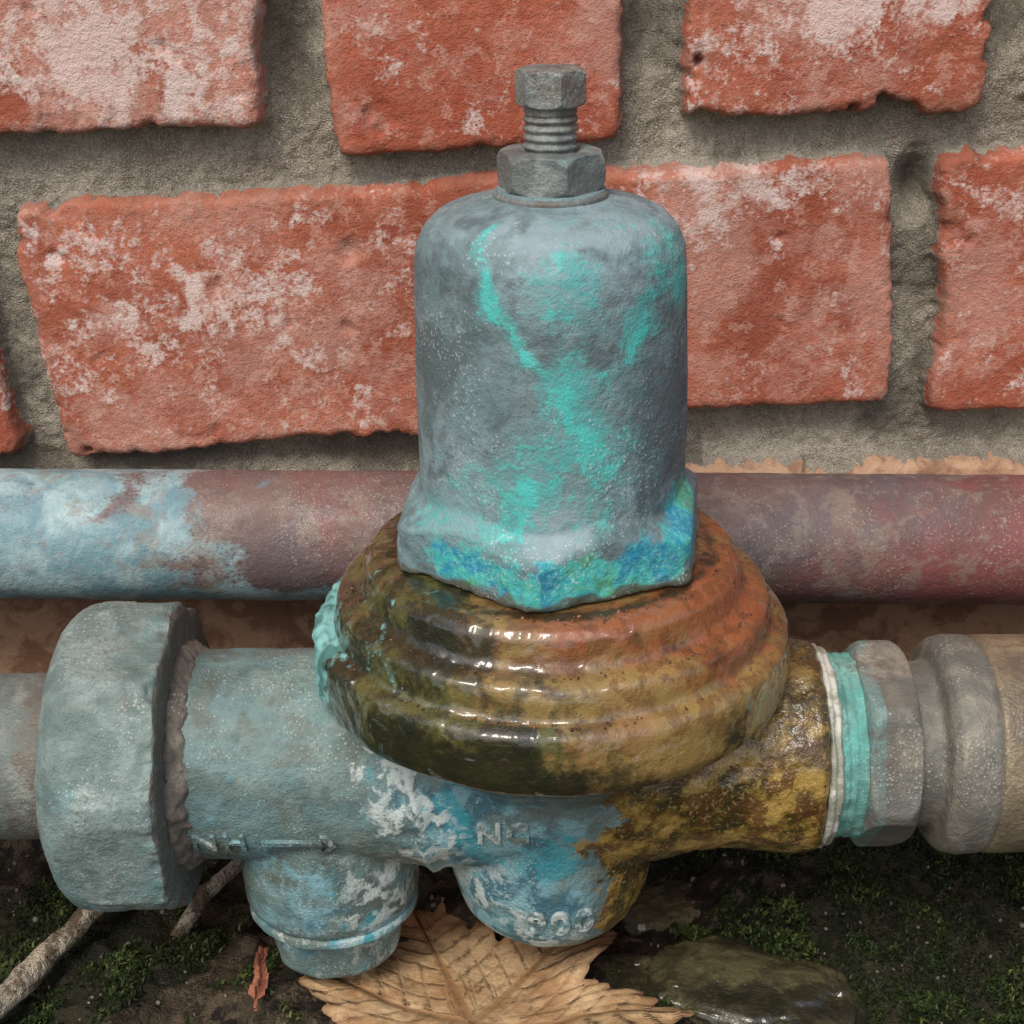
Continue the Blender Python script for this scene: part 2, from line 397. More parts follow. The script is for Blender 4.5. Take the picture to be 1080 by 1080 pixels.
def f_rustb(co): return (1-np.abs(co[:,2]-4.66)/0.22)*0.9-0.2
rev('bonnet',bellprof,MB,REG,nseg=380,step=0.045,rfun=bell_r,disp=bell_d,sm=1,
    attrs={'turq':f_turq,'salt':f_salt,'dark':f_dark,'pale':f_pale,'rust':f_rustb})
def nutr(R,n,t0): return lambda T,r,h: np.minimum(r,poly(T,R,n,t0))
rev('washer',[(0,11.12),(0.98,11.12),(1.0,11.2),(0.98,11.27),(0,11.29)],MBOLT,REG,nseg=96,step=.04,attrs={'turq':zero,'dirt':K(.1)})
rev('lock_nut',[(0,11.27),(0.80,11.27),(0.9,11.34),(0.95,11.45),(0.95,11.80),(0.86,11.93),(0.7,11.96),(0.55,11.96),(0.45,11.9),(0,11.9)],MBOLT,REG,nseg=240,step=.03,
    rfun=nutr(0.95,6,math.radians(-75)),disp=lambda co:fbm(co,3,4,2)*.018,attrs={'turq':lambda co:blob(co[:,0],co[:,2],.6,11.9,.5,.3)*.4,'dirt':K(-.15)},sm=1)
pr=[(0,11.8)]; z=11.8
while z<12.5:
    pr+=[(0.41,z),(0.475,z+.05),(0.475,z+.08),(0.41,z+.135)]; z+=.15
pr+=[(0.42,12.52),(0.45,12.56),(0.45,12.72)]
rev('adjusting_screw',pr+[(0,12.74)],MBOLT,REG,nseg=96,step=.03,sm=1,disp=lambda co:fbm(co,4,3,8)*.02,attrs={'turq':zero,'dirt':K(.05)})
rev('screw_head',[(0,12.66),(0.45,12.66),(0.56,12.70),(0.61,12.76),(0.61,13.20),(0.56,13.27),(0.42,13.30),(0,13.30)],MBOLT,REG,nseg=240,step=.03,
    rfun=nutr(0.61,6,math.radians(-75)),disp=lambda co:fbm(co,3,4,12)*.016,attrs={'turq':K(-.5),'dirt':lambda co:(co[:,2]>13.25)*.5-.2},sm=1)
fprof=[(0,4.60),(2.9,4.60),(3.18,4.58),(3.40,4.52),(3.52,4.38),(3.56,4.14),(3.60,3.96),(3.70,3.86),(3.94,3.82),(4.08,3.74),(4.14,3.54),(4.16,3.32),(4.22,3.20),(4.36,3.17),(4.50,3.08),(4.55,2.92),(4.56,2.5),(4.55,2.15),(4.46,1.92),(4.3,1.80),(3.4,1.65),(0,1.55)]
def FS(co): return np.arctan2(co[:,0],-co[:,1])
def fl_g(co):
    a=FS(co); r=np.hypot(co[:,0],co[:,1])
    return np.maximum(sstep(-0.05,-.9,a)*1.4-0.32, np.where(r>4.3,sstep(.35,-.4,a)*1.2-.3,-1))
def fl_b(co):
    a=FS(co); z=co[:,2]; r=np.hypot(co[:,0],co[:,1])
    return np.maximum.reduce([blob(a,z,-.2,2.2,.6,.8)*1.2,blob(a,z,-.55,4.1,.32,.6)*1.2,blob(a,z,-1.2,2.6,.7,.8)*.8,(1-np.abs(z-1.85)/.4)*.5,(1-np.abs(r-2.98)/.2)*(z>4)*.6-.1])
def fl_t(co):
    a=FS(co); r=np.hypot(co[:,0],co[:,1])
    return np.where((a<-.7)|(a>2.6),sstep(-.95,-1.45,np.where(a>0,-2.,a))*(r>4.2)*1.1-.3,-1)
def fl_o(co):
    a=FS(co); r=np.hypot(co[:,0],co[:,1])
    return np.maximum.reduce([blob(a,r,1.1,3.6,1.0,.9),blob(a,r,.2,3.2,.9,.5),blob(a,r,1.0,3.1,.8,.6)])*1.2
def fl_oc(co):
    a=FS(co); z=co[:,2]; r=np.hypot(co[:,0],co[:,1])
    return np.maximum.reduce([blob(a,r,0.1,4.0,.9,.35),blob(a,z,.7,2.5,.8,1.1)*1.2,blob(a,r,-.4,3.3,.4,.5)*.7])
def fl_d(co):
    a=FS(co); r=np.hypot(co[:,0],co[:,1]); z=co[:,2]
    d=fbm(co,0.5,2,41)*0.03+fbm(co,2.0,3,43,.5)*0.013
    q=np.stack([a*4.2,0*a,0*a],1)
    d+=.02*np.clip(fbm(q,1.6,3,48),0,1)*((z<3.05)&(z>1.9))
    return d+np.where((r>4.3)&(a<-.8),sstep(-.9,-1.5,a)*np.abs(fbm(co,3,3,47))*.2,0)
rev('diaphragm_flange',fprof,MF,REG,nseg=520,step=0.045,disp=fl_d,attrs={'green':fl_g,'black':fl_b,'teal':fl_t,'orange':fl_o,'ochre':fl_oc},sm=2)

parts=[]
def addp(V,F): parts.append((V,F))
addp(*revolve([(0,-7.45),(1.95,-7.45),(2.08,-7.3),(2.08,-5),(2.12,-3.6),(2.3,-2.2),(2.35,0),(0,0.05)],'x',nseg=96,step=.15))
addp(*revolve([(0,-.05),(2.35,0),(2.25,1.6),(2.05,2.8),(2.0,3.6),(2.1,4.2),(2.15,5.1),(2.05,5.25),(0,5.25)],'x',nseg=96,step=.15))
addp(*revolve([(0,-3.9),(1.1,-3.9),(1.5,-3.8),(1.88,-3.35),(2.08,-2.5),(2.12,-1.5),(2.25,0),(2.9,.8),(3.7,1.45),(3.9,1.75),(0,1.75)],'z',(-.05,0,0),96,.15))
addp(*revolve([(0,-3.45),(1.66,-3.45),(1.80,-3.3),(1.84,-2.4),(1.78,-.5),(0,-.5)],'z',(-4.6,0,0),96,.15))
Vs=[];Fs=[];o=0
for V,F in parts:
    Vs.append(V);Fs.append(F+o);o+=len(V)
tmp=mk('body_tmp',np.vstack(Vs),np.vstack(Fs))
m=tmp.modifiers.new('r','REMESH'); m.mode='VOXEL'; m.voxel_size=0.0007
m2=tmp.modifiers.new('s','SMOOTH'); m2.factor=0.5; m2.iterations=10
dg=bpy.context.evaluated_depsgraph_get(); me=bpy.data.meshes.new_from_object(tmp.evaluated_get(dg))
bpy.data.objects.remove(tmp)
def bd_d(co):
    d=fbm(co,0.5,2,51)*0.04+fbm(co,2.4,3,53,.5)*0.022
    br=sstep(.5,2.0,co[:,0]); d+=br*fbm(co,3,4,57,.6)*.06
    cr=np.clip(blob(co[:,0],co[:,2],-2.6,-.3,1.0,1.8),0,1); d+=cr*np.abs(fbm(co,1.5,3,59))*.24
    d+=0.10*np.exp(-((co[:,0]+2.6+0.15*co[:,2])/.09)**2)*(co[:,2]<.8)
    return d
def b_blue(co):
    x,y,z=co.T
    return np.maximum.reduce([blob(x,z,-.8,-1.6,1.7,2.6)*1.1,blob(x,z,-4.6,-2.8,1.9,1.3)*.4,blob(x,z,-1.7,-.4,1.3,1.2)*.8])
def b_brown(co):
    x,y,z=co.T
    return np.clip((x-0.7-0.25*np.sin(z*1.7))/1.2,-1,1)+(x<.6)*(np.exp(-((z+3.8)/.35)**2)*.8*np.exp(-((x-.1)/1.3)**2))
def b_turq(co):
    x,y,z=co.T
    return np.maximum.reduce([(.8-polyd(x,z,[(-2.1,.4),(-1.8,-.3),(-1.5,-1.0),(-1.2,-1.4)])/.3),blob(x,z,-3.7,-3.0,.6,.3)*.8,blob(x,z,4.95,-.3,.3,2.5)*.6,blob(x,z,5.0,1.0,.6,1.2)*.6,blob(x,z,0,-1,1,.5)*.4,blob(x,z,4.9,-1.6,.4,.5)])-.05
def b_crust(co):
    x,y,z=co.T
    return np.maximum.reduce([1.15-polyd(x,z,[(-3.3,1.2),(-2.9,.2),(-2.5,-.6),(-2.3,-1.6)])/.7,blob(x,z,-3.3,-2.6,1.2,1.3)*.8,blob(x,z,-1.5,-2.6,1.0,1.3)*.7,blob(x,z,-.3,-3.4,1.6,.6)*.9])
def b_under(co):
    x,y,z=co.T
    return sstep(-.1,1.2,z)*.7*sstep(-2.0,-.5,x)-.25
finish(me,bd_d,{'blue':b_blue,'brown':b_brown,'turq':b_turq,'crust':b_crust,'under':b_under})
me.materials.append(MBO); bake(me,MBO); body=bpy.data.objects.new('valve_body',me); scene.collection.objects.link(body); body.parent=REG
rev('strainer_cap',[(0,-3.35),(1.5,-3.35),(1.76,-3.38),(1.78,-3.55),(1.64,-3.66),(1.48,-3.7),(1.44,-3.85),(1.36,-4.6),(1.24,-4.75),(0,-4.78)],MBO,REG,center=(-4.6,0,0),nseg=240,step=.05,
    rfun=lambda T,r,h: np.where(h<-3.65,np.minimum(r,poly(T,1.48,6,math.radians(-70))),r),disp=lambda co:fbm(co,2,4,61)*.035,
    attrs={'blue':K(.1),'brown':zero,'turq':lambda co:blob(co[:,0],co[:,2],-3.9,-3.4,.7,.4),'crust':K(.1),'under':zero},sm=1)
bvh=BVHTree.FromPolygons([v.co/CM for v in me.vertices],[list(p.vertices) for p in me.polygons])
def emboss(txt,pos,dirv,size,th=.10,rot=0.0,off=.02,name='cast_lettering',cr=.75):
    cu=bpy.data.curves.new('t','FONT'); cu.body=txt; cu.size=size; cu.extrude=0.5; cu.align_x='CENTER'; cu.align_y='CENTER'; cu.space_character=1.25
    cu.offset=off
    ob=bpy.data.objects.new('t',cu); scene.collection.objects.link(ob)
    dg=bpy.context.evaluated_depsgraph_get(); m=bpy.data.meshes.new_from_object(ob.evaluated_get(dg)); bpy.data.objects.remove(ob)
    d=Vector(dirv).normalized(); up=Vector((0,0,1)); right=d.cross(up).normalized(); up=right.cross(d).normalized()
    for v in m.vertices:
        u,w,t=v.co; u2=u*math.cos(rot)-w*math.sin(rot); w2=u*math.sin(rot)+w*math.cos(rot)
        p=Vector(pos)+right*u2+up*w2
        hit,nn,_,_=bvh.ray_cast(p-d*6,d)
        if hit is None: hit=p
        v.co=(hit-d*(th if t>0 else -0.1))*CM
    n=len(m.vertices)
    for k,val in (('blue',.0),('brown',-2),('turq',-2),('crust',cr),('under',-2)):
        a=m.attributes.new(k,'FLOAT','POINT'); a.data.foreach_set('value',np.full(n,val,np.float32))
    m.materials.clear(); m.materials.append(MBO); bake(m,MBO)
    o2=bpy.data.objects.new(name,m); scene.collection.objects.link(o2); o2.parent=REG
emboss('NH',(-6.45,-1.8,-.72),(0,.85,.5),.66,.07,off=.012,cr=.1)
emboss('\u2014',(-5.05,-1.8,-.65),(0,.85,.5),1.1,.07,cr=.1)
emboss('\u203a',(-4.35,-1.8,-.65),(0,.85,.5),1.0,.07,cr=.1)
emboss('NC',(-1.0,-2.2,-.35),(0,.9,.4),.62,.07,cr=.4)
emboss('900',(.1,-1.9,-2.75),(0,1,.12),.76,.10,off=.025,cr=.9)

def grit(name,n,gen,mat,parent,smin=.03,smax=.09,seed=1,attrs=None):
    r=random.Random(seed); V=[];F=[]
    base=[(1,0,0),(-1,0,0),(0,1,0),(0,-1,0),(0,0,1),(0,0,-1)]
    fc=[(0,2,4),(2,1,4),(1,3,4),(3,0,4),(2,0,5),(1,2,5),(3,1,5),(0,3,5)]
    for i in range(n):
        p=gen(r)
        s_=r.uniform(smin,smax)*(1 if r.random()<.85 else 1.6); o=len(V)
        sx,sy,sz=[s_*r.uniform(.6,1.3) for _ in range(3)]; a=r.uniform(0,6.28)
        for b in base:
            x,y,z=b[0]*sx,b[1]*sy,b[2]*sz
            V.append((p[0]+x*math.cos(a)-y*math.sin(a),p[1]+x*math.sin(a)+y*math.cos(a),p[2]+z))
        F+=[tuple(o+k for k in f) for f in fc]
    ob=mk(name,V,F,mat,parent,None,attrs)
    md=ob.modifiers.new('s','SUBSURF'); md.levels=1; md.render_levels=1
    return ob
def gen_fl(r):
    a=r.gauss(.45,.9); R=r.choice([r.uniform(3.0,3.3),r.uniform(3.72,3.93),r.uniform(4.22,4.4)])
    z=4.58 if R<3.4 else (3.85 if R<4 else 3.19)
    return (R*math.sin(a),-R*math.cos(a),z)
grit('grit',220,gen_fl,MGRIT,REG,.02,.055)
def tube(name,pts,rads,mat,parent=None,nseg=24,seed=0,amp=.07):
    pts=np.array(pts,float); 
    t=np.linspace(0,len(pts)-1,len(pts)*18)
    C=np.stack([np.interp(t,np.arange(len(pts)),pts[:,k]) for k in range(3)],1)
    Rr=np.interp(t,np.arange(len(pts)),rads)
    for _ in range(8): C[1:-1]=.25*C[:-2]+.5*C[1:-1]+.25*C[2:]
    V=[]
    for i in range(len(C)):
        d=C[min(i+1,len(C)-1)]-C[max(i-1,0)]; d/=np.linalg.norm(d)+1e-9
        a=np.cross(d,[0,0.3,1.0]); a/=np.linalg.norm(a)+1e-9; b=np.cross(a,d)
        for k in range(nseg):
            th=2*np.pi*k/nseg; V.append(C[i]+Rr[i]*(a*np.cos(th)+b*np.sin(th)))
    V=np.array(V); n=len(C)
    i=np.arange(n-1)[:,None]*nseg; j=np.arange(nseg)[None,:]; j2=(j+1)%nseg
    F=np.stack([i+j,i+nseg+j,i+nseg+j2,i+j2],-1).reshape(-1,4)
    o=mk(name,V,F,mat,parent,lambda co:fbm(co,1.6,4,seed)*amp); fixn(o); return o

# ================================================================ front pipework
LP=empty('inlet_pipe')
rev('pipe',[(0,-90),(1.64,-90),(1.64,-16),(1.65,-7),(0,-7)],MPIPE,LP,'x',nseg=160,step=.1,disp=lambda co:fbm(co,1.2,4,71)*.03,
    attrs={'turq':K(-.25),'dirt':lambda co:(1-np.abs(co[:,0]+9.8)/.7)*.7})
def nd(co):
    d=fbm(co,.8,2,81)*.025+fbm(co,2.6,4,83,.6)*.03
    th=np.arctan2(co[:,2],co[:,1])
    q=np.stack([th*6,0*th,0*th],1)
    e=np.exp(-((co[:,0]+7.45)/.12)**2)*.10*fbm(q,1.6,3,86)
    d+=.03*np.exp(-((np.mod(th*14,1.)-.5)/.12)**2)*((co[:,0]<-8.2)&(co[:,0]>-8.9))*(fbm(q,.3,2,87)>0)
    return d+e*(np.hypot(co[:,1],co[:,2])>2.6)
rev('union_nut',[(1.66,-9.66),(1.9,-9.7),(2.45,-9.66),(2.8,-9.5),(2.98,-9.3),(3.08,-9.0),(3.13,-8.6),(3.13,-7.55),(3.06,-7.40),(2.9,-7.32),(2.3,-7.3),(2.1,-7.25),(2.0,-7.2)],MNUT,LP,'x',nseg=400,step=.055,
    rfun=lambda T,r,h: np.minimum(r,np.where(r>2.2,poly(T,3.2,8,math.radians(-10.5)),r)),disp=nd,sm=1,
    attrs={'turq':lambda co:blob(co[:,2],co[:,1],-1.5,-2,2,3)*.2,'dirt':lambda co:np.where(co[:,0]>-7.4,.5,-.35)})
rev('dirt_ring',[(2.0,-7.34),(2.3,-7.33),(2.28,-7.2),(2.16,-7.05),(2.0,-6.9)],MDIRT,LP,'x',nseg=240,step=.05,disp=lambda co:fbm(co,4,4,88,.65)*.12,attrs={'turq':zero,'dirt':K(.1)})
OP=empty('outlet_fitting')
rev('ptfe_tape',[(1.6,5.2),(2.0,5.22),(2.04,5.29),(1.97,5.35),(2.0,5.43),(1.9,5.49),(1.6,5.49)],MPTFE,OP,'x',nseg=160,step=.03,disp=lambda co:fbm(co,2.5,3,91)*.06)
rev('thread',[(1.5,5.4),(1.84,5.45),(1.84,5.6),(1.78,5.66),(1.84,5.74),(1.78,5.84),(1.84,5.94),(1.8,6.1),(1.5,6.1)],MTEAL,OP,'x',nseg=160,step=.04,disp=lambda co:fbm(co,2.5,4,93)*.08,attrs={'turq':K(.1),'dirt':K(-.3)})
rev('hex_collar',[(1.4,5.98),(1.85,5.98),(2.0,6.05),(2.1,6.18),(2.1,6.78),(2.0,6.95),(1.85,7.0),(1.4,7.05)],MBRZ,OP,'x',nseg=300,step=.05,rfun=lambda T,r,h:np.minimum(r,poly(T,2.16,6,math.radians(12))),
    disp=lambda co:fbm(co,1.5,4,95)*.03,attrs={'turq':lambda co:np.where(co[:,0]<6.3,.35,-.5),'dirt':K(-.2)},sm=1)
rev('coupling',[(1.3,6.9),(1.62,6.95),(1.66,7.4),(1.72,7.48),(2.0,7.55),(2.14,7.68),(2.20,7.95),(2.18,8.35),(2.10,8.5)],MBRZ,OP,'x',nseg=200,step=.05,disp=lambda co:fbm(co,1.5,4,97)*.02,
    attrs={'turq':K(-.4),'dirt':K(-.2)},sm=1)
rev('coupling_sleeve',[(1.9,8.42),(2.16,8.44),(2.18,8.56),(2.16,9.8),(2.10,10.6),(1.95,11.0),(1.7,11.3),(1.62,11.5),(1.62,90)],MBR2,OP,'x',nseg=200,step=.1,disp=lambda co:fbm(co,1.5,4,99)*.02,
    attrs={'turq':K(-.5),'dirt':K(-.1)},sm=1)

RP_y,RP_z=6.35,1.75
V,F=revolve([(1.53,-110),(1.53,-17),(1.53,0),(1.53,17),(1.53,110)],'x',(0,0,0),150,.075)
V[:,1]+=RP_y; V[:,2]+=RP_z-V[:,0]*0.022
def rp_blue(co):
    x=co[:,0]; z=co[:,2]-(RP_z-x*.022)
    a=blob(x,z,-11.2,.2,4.0,2.4)*1.0
    b=(.8-polyd(x,z,[(-16,-1.0),(-8,-1.1),(-4,-1.2)])/.7)
    return np.maximum.reduce([a,b,blob(x,z,-14,-.2,3,2.4)])
def rp_red(co):
    x=co[:,0]; z=co[:,2]-(RP_z-x*.022)
    return np.maximum(blob(x,z,10.5,-.2,4.5,2.4),blob(x,z,-6,1,4,1)*.3)
ob=mk('copper_pipe',V,F[:,::-1].copy(),MR,None,lambda co:fbm(co,.8,4,101)*.03,{'blue':rp_blue,'red':rp_red}); fixn(ob)

# ================================================================ WALL
def axisarr(dense,step,far):
    a,b=dense; mid=np.arange(a,b,step)
    def out(s,sg,lim):
        r=[];v=s;st=.15
        while (v-lim)*sg<0: 
            v+=sg*st; st=min(st*1.035,1.8); r.append(v)
        return r
    return np.array(sorted(out(a,-1,far[0])+list(mid)+out(b,1,far[1])))
X=axisarr((-15.0,12.6),.06,(-140,140)); Z=axisarr((-4.0,14.4),.06,(-12,130))
GX,GZ=np.meshgrid(X,Z); px=GX.ravel(); pz=GZ.ravel(); N=len(px)
P3=np.stack([px,np.zeros(N),pz],1)
FACE=8.3
bricks=[
 ((-12.1,9.25),(8.0,10.2),(8.45,4.25),(-11.7,3.1),0,0,0,.1),
 ((9.05,10.3),(29,11.2),(29,4.5),(9.45,3.95),0,0,0,.5),
 ((-33,8.6),(-13.0,9.0),(-12.75,3.2),(-33,2.4),0,0,0,.3),
 ((-26,17.0),(-5.75,17.4),(-6.2,11.0),(-26,10.5),0,0,.1,0),
 ((-4.85,17.2),(1.8,17.5),(1.8,10.5),(-4.55,10.3),0,0,.05,.9),
 ((3.05,17.6),(9.75,17.8),(9.85,11.15),(3.2,11.05),0,0,0,.4),
 ((11.0,18),(31,18.8),(31,12),(11.0,11.3),0,0,0,.2),
 ((-22,2.0),(-2.5,2.3),(-2.5,-3.9),(-22,-4.0),0,1,.15,0),
 ((-1.6,2.3),(16,2.9),(16,-3.9),(-1.6,-3.9),0,1,.15,0),
 ((17,2.9),(36,3.2),(36,-3.9),(17,-3.9),0,1,.0,0),
 ((-43,1.6),(-23,1.9),(-23,-4.0),(-43,-4.0),0,1,.0,0),
]
r_=random.Random(5)
for row in range(-2,18):
    if row==-1: continue
    if row<0: zb=-11.4; zt=zb+6.2; 
    elif row in (0,1,2): 
        zb={0:-4.0,1:3.9,2:11.2}[row]; zt=zb+6.2
    else: zb=18.8+7.1*(row-3); zt=zb+6.2
    x=-161+(row%2)*10.6
    while x<140:
        w=20.2
        if row in (0,1,2):
            lo,hi={0:(-43.5,36.5),1:(-33.5,29.5),2:(-26.5,31.5)}[row]
            if x+w>lo and x<hi: 
                x+=w+1.0; continue
        u=lambda:r_.uniform(-.2,.2)
        bricks.append(((x+u(),zt+u()),(x+w+u(),zt+u()),(x+w+u(),zb+u()),(x+u(),zb+u()),r_.random()*.6,1 if row<=0 else 0,r_.uniform(-.1,.15),r_.random()))
        x+=w+1.0
n1=fbm(P3,.3,2,201)*.20; n2=fbm(P3+50,.3,2,207)*.20; n3=fbm(P3,1.4,3,211); n4=fbm(P3,4.5,3,221,.65)
wx=px+n1; wz=pz+n2
Yv=FACE+0.85+fbm(P3,.4,2,231)*.22+n3*.05+n4*.10
deep=np.maximum.reduce([blob(px,pz,-5.4,14.2,1.0,3.4),blob(px,pz,2.4,14.6,1.0,2.8),blob(px,pz,10.5,14.5,1.0,2.5)*1.0,blob(px,pz,8.7,9.3,.6,1.0)*.7])
Yv+=np.clip(deep,0,1)*1.2
Yv-=sstep(3.1,2.2,pz)*.25
brick=np.zeros(N); bidv=np.zeros(N); wht=np.full(N,-.6); tanv=np.zeros(N); edge=np.full(N,-1.0)
chip=np.clip(fbm(P3,.8,3,244)-.34,0,1)*.9; face0=fbm(P3,.22,2,251)*.10+n3*.016+n4*.009+np.clip(fbm(P3,1.1,3,257)-.46,0,1)*.35
for TL,TR,BR,BL,wh,tn,pr_,bi in bricks:
    xs=[TL[0],TR[0],BR[0],BL[0]]; zs=[TL[1],TR[1],BR[1],BL[1]]
    idx=np.where((px>min(xs)-1)&(px<max(xs)+1)&(pz>min(zs)-1)&(pz<max(zs)+1))[0]
    if len(idx)==0: continue
    x=wx[idx]; z_=wz[idx]; ds=[]
    for a,b in ((TL,TR),(TR,BR),(BR,BL),(BL,TL)):
        ex,ez=b[0]-a[0],b[1]-a[1]; L=math.hypot(ex,ez)
        ds.append(((x-a[0])*(-ez)+(z_-a[1])*ex)/L)
    k=9.0
    d=np.log(sum(np.exp(np.clip(k*q,-60,60)) for q in ds))/k
    d=d-.02+n3[idx]*.07+n4[idx]*.05+np.where(d>-.8,chip[idx],chip[idx]*.3)
    prof=sstep(.05,-.09,d)*.9+sstep(-.02,-.24,d)*.10
    face=FACE-pr_+face0[idx]
    Yv[idx]=Yv[idx]*(1-prof)+face*prof; bm_=sstep(.05,-.08,d)
    brick[idx]=np.maximum(brick[idx],bm_); sel=bm_>.02
    bidv[idx[sel]]=bi; tanv[idx[sel]]=tn; wht[idx[sel]]=wh-.3
    edge[idx[sel]]=np.clip(1+d[sel]/.4,-1,1)*.5
wht=np.maximum.reduce([wht,blob(px,pz,-9.5,12.8,5,2.6)*1.5*(pz>10.5)*(px<-5.5),blob(px,pz,6.6,13.6,4,1.8)*1.6*(px>2.5)*(pz>10.8),blob(px,pz,-7.4,7.0,4.2,2.6)*1.25,blob(px,pz,-10.5,8.2,2.4,1.3)*.9,
   blob(px,pz,5.5,9.7,4.0,.9)*1.1,blob(px,pz,3.0,8.6,2,1.5)*.5,blob(px,pz,9,5,2,1.5)*.6,blob(px,pz,-3,5.5,2,1.5)*.4,blob(px,pz,11,6,2,3)*.5])
mortar_dark=np.maximum.reduce([deep,blob(px,pz,-14,5,3,3)*.9,(1-np.abs(pz-2.9)/.7)*.8*(px<4),blob(px,pz,9,7,1.5,3)*.7,blob(px,pz,9,4.0,3,1.0)*.6])  # mask for darker mortar: recessed joints, bed joint above the pipe, a few patches
border=(GX==X[0])|(GX==X[-1])|(GZ==Z[0])|(GZ==Z[-1]); Yv[border.ravel()]=11.5
V=np.stack([px,Yv,pz],1); nx=len(X); nz=len(Z)
i=np.arange(nz-1)[:,None]*nx; j=np.arange(nx-1)[None,:]
F=np.stack([i+j,i+j+1,i+nx+j+1,i+nx+j],-1).reshape(-1,4)
x0,x1,z0,z1=X[0],X[-1],Z[0],Z[-1]; b0=len(V)
V=np.vstack([V,[[x0,11.5,z0],[x1,11.5,z0],[x1,11.5,z1],[x0,11.5,z1],[x0,32,z0],[x1,32,z0],[x1,32,z1],[x0,32,z1]]])
F=np.vstack([F,np.array([[0,4,5,1],[1,5,6,2],[2,6,7,3],[3,7,4,0],[5,4,7,6]])[:,::-1]+b0])
ext=lambda a,v:np.concatenate([a,np.full(8,v)])
mk('brick_wall',V,F,MW,None,None,{'brick':ext(brick,0),'bid':ext(bidv,0),'white':ext(wht,-1),'tan':ext(tanv,0),'edge':ext(edge,-1),'mortar_dark':ext(mortar_dark,-1)})

# ================================================================ GROUND
X=axisarr((-14,13),.12,(-140,140)); Y=axisarr((-5,9.5),.12,(-140,30))
far=np.array([300,900,3000,8000]); X=np.concatenate([-far[::-1],X,far]); Y=np.concatenate([-far[::-1],Y,far])
GX,GY=np.meshgrid(X,Y); gx=GX.ravel(); gy=GY.ravel()
def gz(x,y):
    p=np.stack([x,y,np.zeros_like(x)],1)
    h=-6.0+fbm(p,.22,3,301)*.9+fbm(p,1.2,4,303)*.4+fbm(p,4,3,305)*.14
    h+=np.clip(blob(x,y,7,4,6,5),0,1)*.9+np.clip(blob(x,y,-11,2,4,4),0,1)*.5+sstep(4,8,y)*.7
    h-=np.clip(blob(x,y,2.2,2.5,2.5,3),0,1)*.7
    return h
def mossf(x,y):
    return np.maximum(blob(x,y,8.8,.8,5.5,5.5)*1.5,blob(x,y,-11.0,.5,3.6,4.5)*1.2)
gV=np.stack([gx,gy,gz(gx,gy)],1); nx=len(X); nz=len(Y)
i=np.arange(nz-1)[:,None]*nx; j=np.arange(nx-1)[None,:]
F=np.stack([i+j,i+j+1,i+nx+j+1,i+nx+j],-1).reshape(-1,4)
mk('ground',gV,F,MG,None,None,{'moss':mossf(gx,gy),'wet':np.maximum(blob(gx,gy,2.8,2,2.8,4)*1.2,-1)})
n=200000
mx=rng.uniform(-15,14,n); my=rng.uniform(-4,7.6,n)
p=np.stack([mx,my,0*mx],1)
clump=fbm(p,1.3,3,311)
keep=(mossf(mx,my)*.85+clump*1.4)>rng.uniform(0.05,.6,n)
mx=mx[keep];my=my[keep]; n=len(mx); p=p[keep]; clump=clump[keep]
base=np.stack([mx,my,gz(mx,my)+np.clip(clump,0,1)*.5],1)
az=rng.uniform(0,2*np.pi,n); til=rng.uniform(.3,1.5,n); L=rng.uniform(.06,.2,n)
dr=np.stack([np.cos(az)*np.sin(til),np.sin(az)*np.sin(til),np.cos(til)],1)
sd=np.stack([-np.sin(az),np.cos(az),np.zeros(n)],1)*(rng.uniform(.018,.05,n)[:,None])
b=base-dr*.05
v=np.stack([b-sd*.6,b+sd*.6,b+dr*(L*.55)[:,None]+sd,b+dr*L[:,None]+np.array([0,0,-.03])],1)
rnd=np.repeat(np.clip(rng.uniform(0,1,n)**1.6*.8+clump*.6+.05,0,1),4)
mk('moss',v.reshape(-1,3),np.arange(n*4).reshape(-1,4),MM,None,None,{'rnd':rnd})
def gen_g(r):
    x=r.uniform(-14,12); y=r.uniform(-3,7.5); return (x,y,float(gz(np.array([x]),np.array([y]))[0])+.02)
grit('gravel',600,gen_g,MDIRT,None,.03,.11,seed=9,attrs={'turq':zero,'dirt':K(.5)})

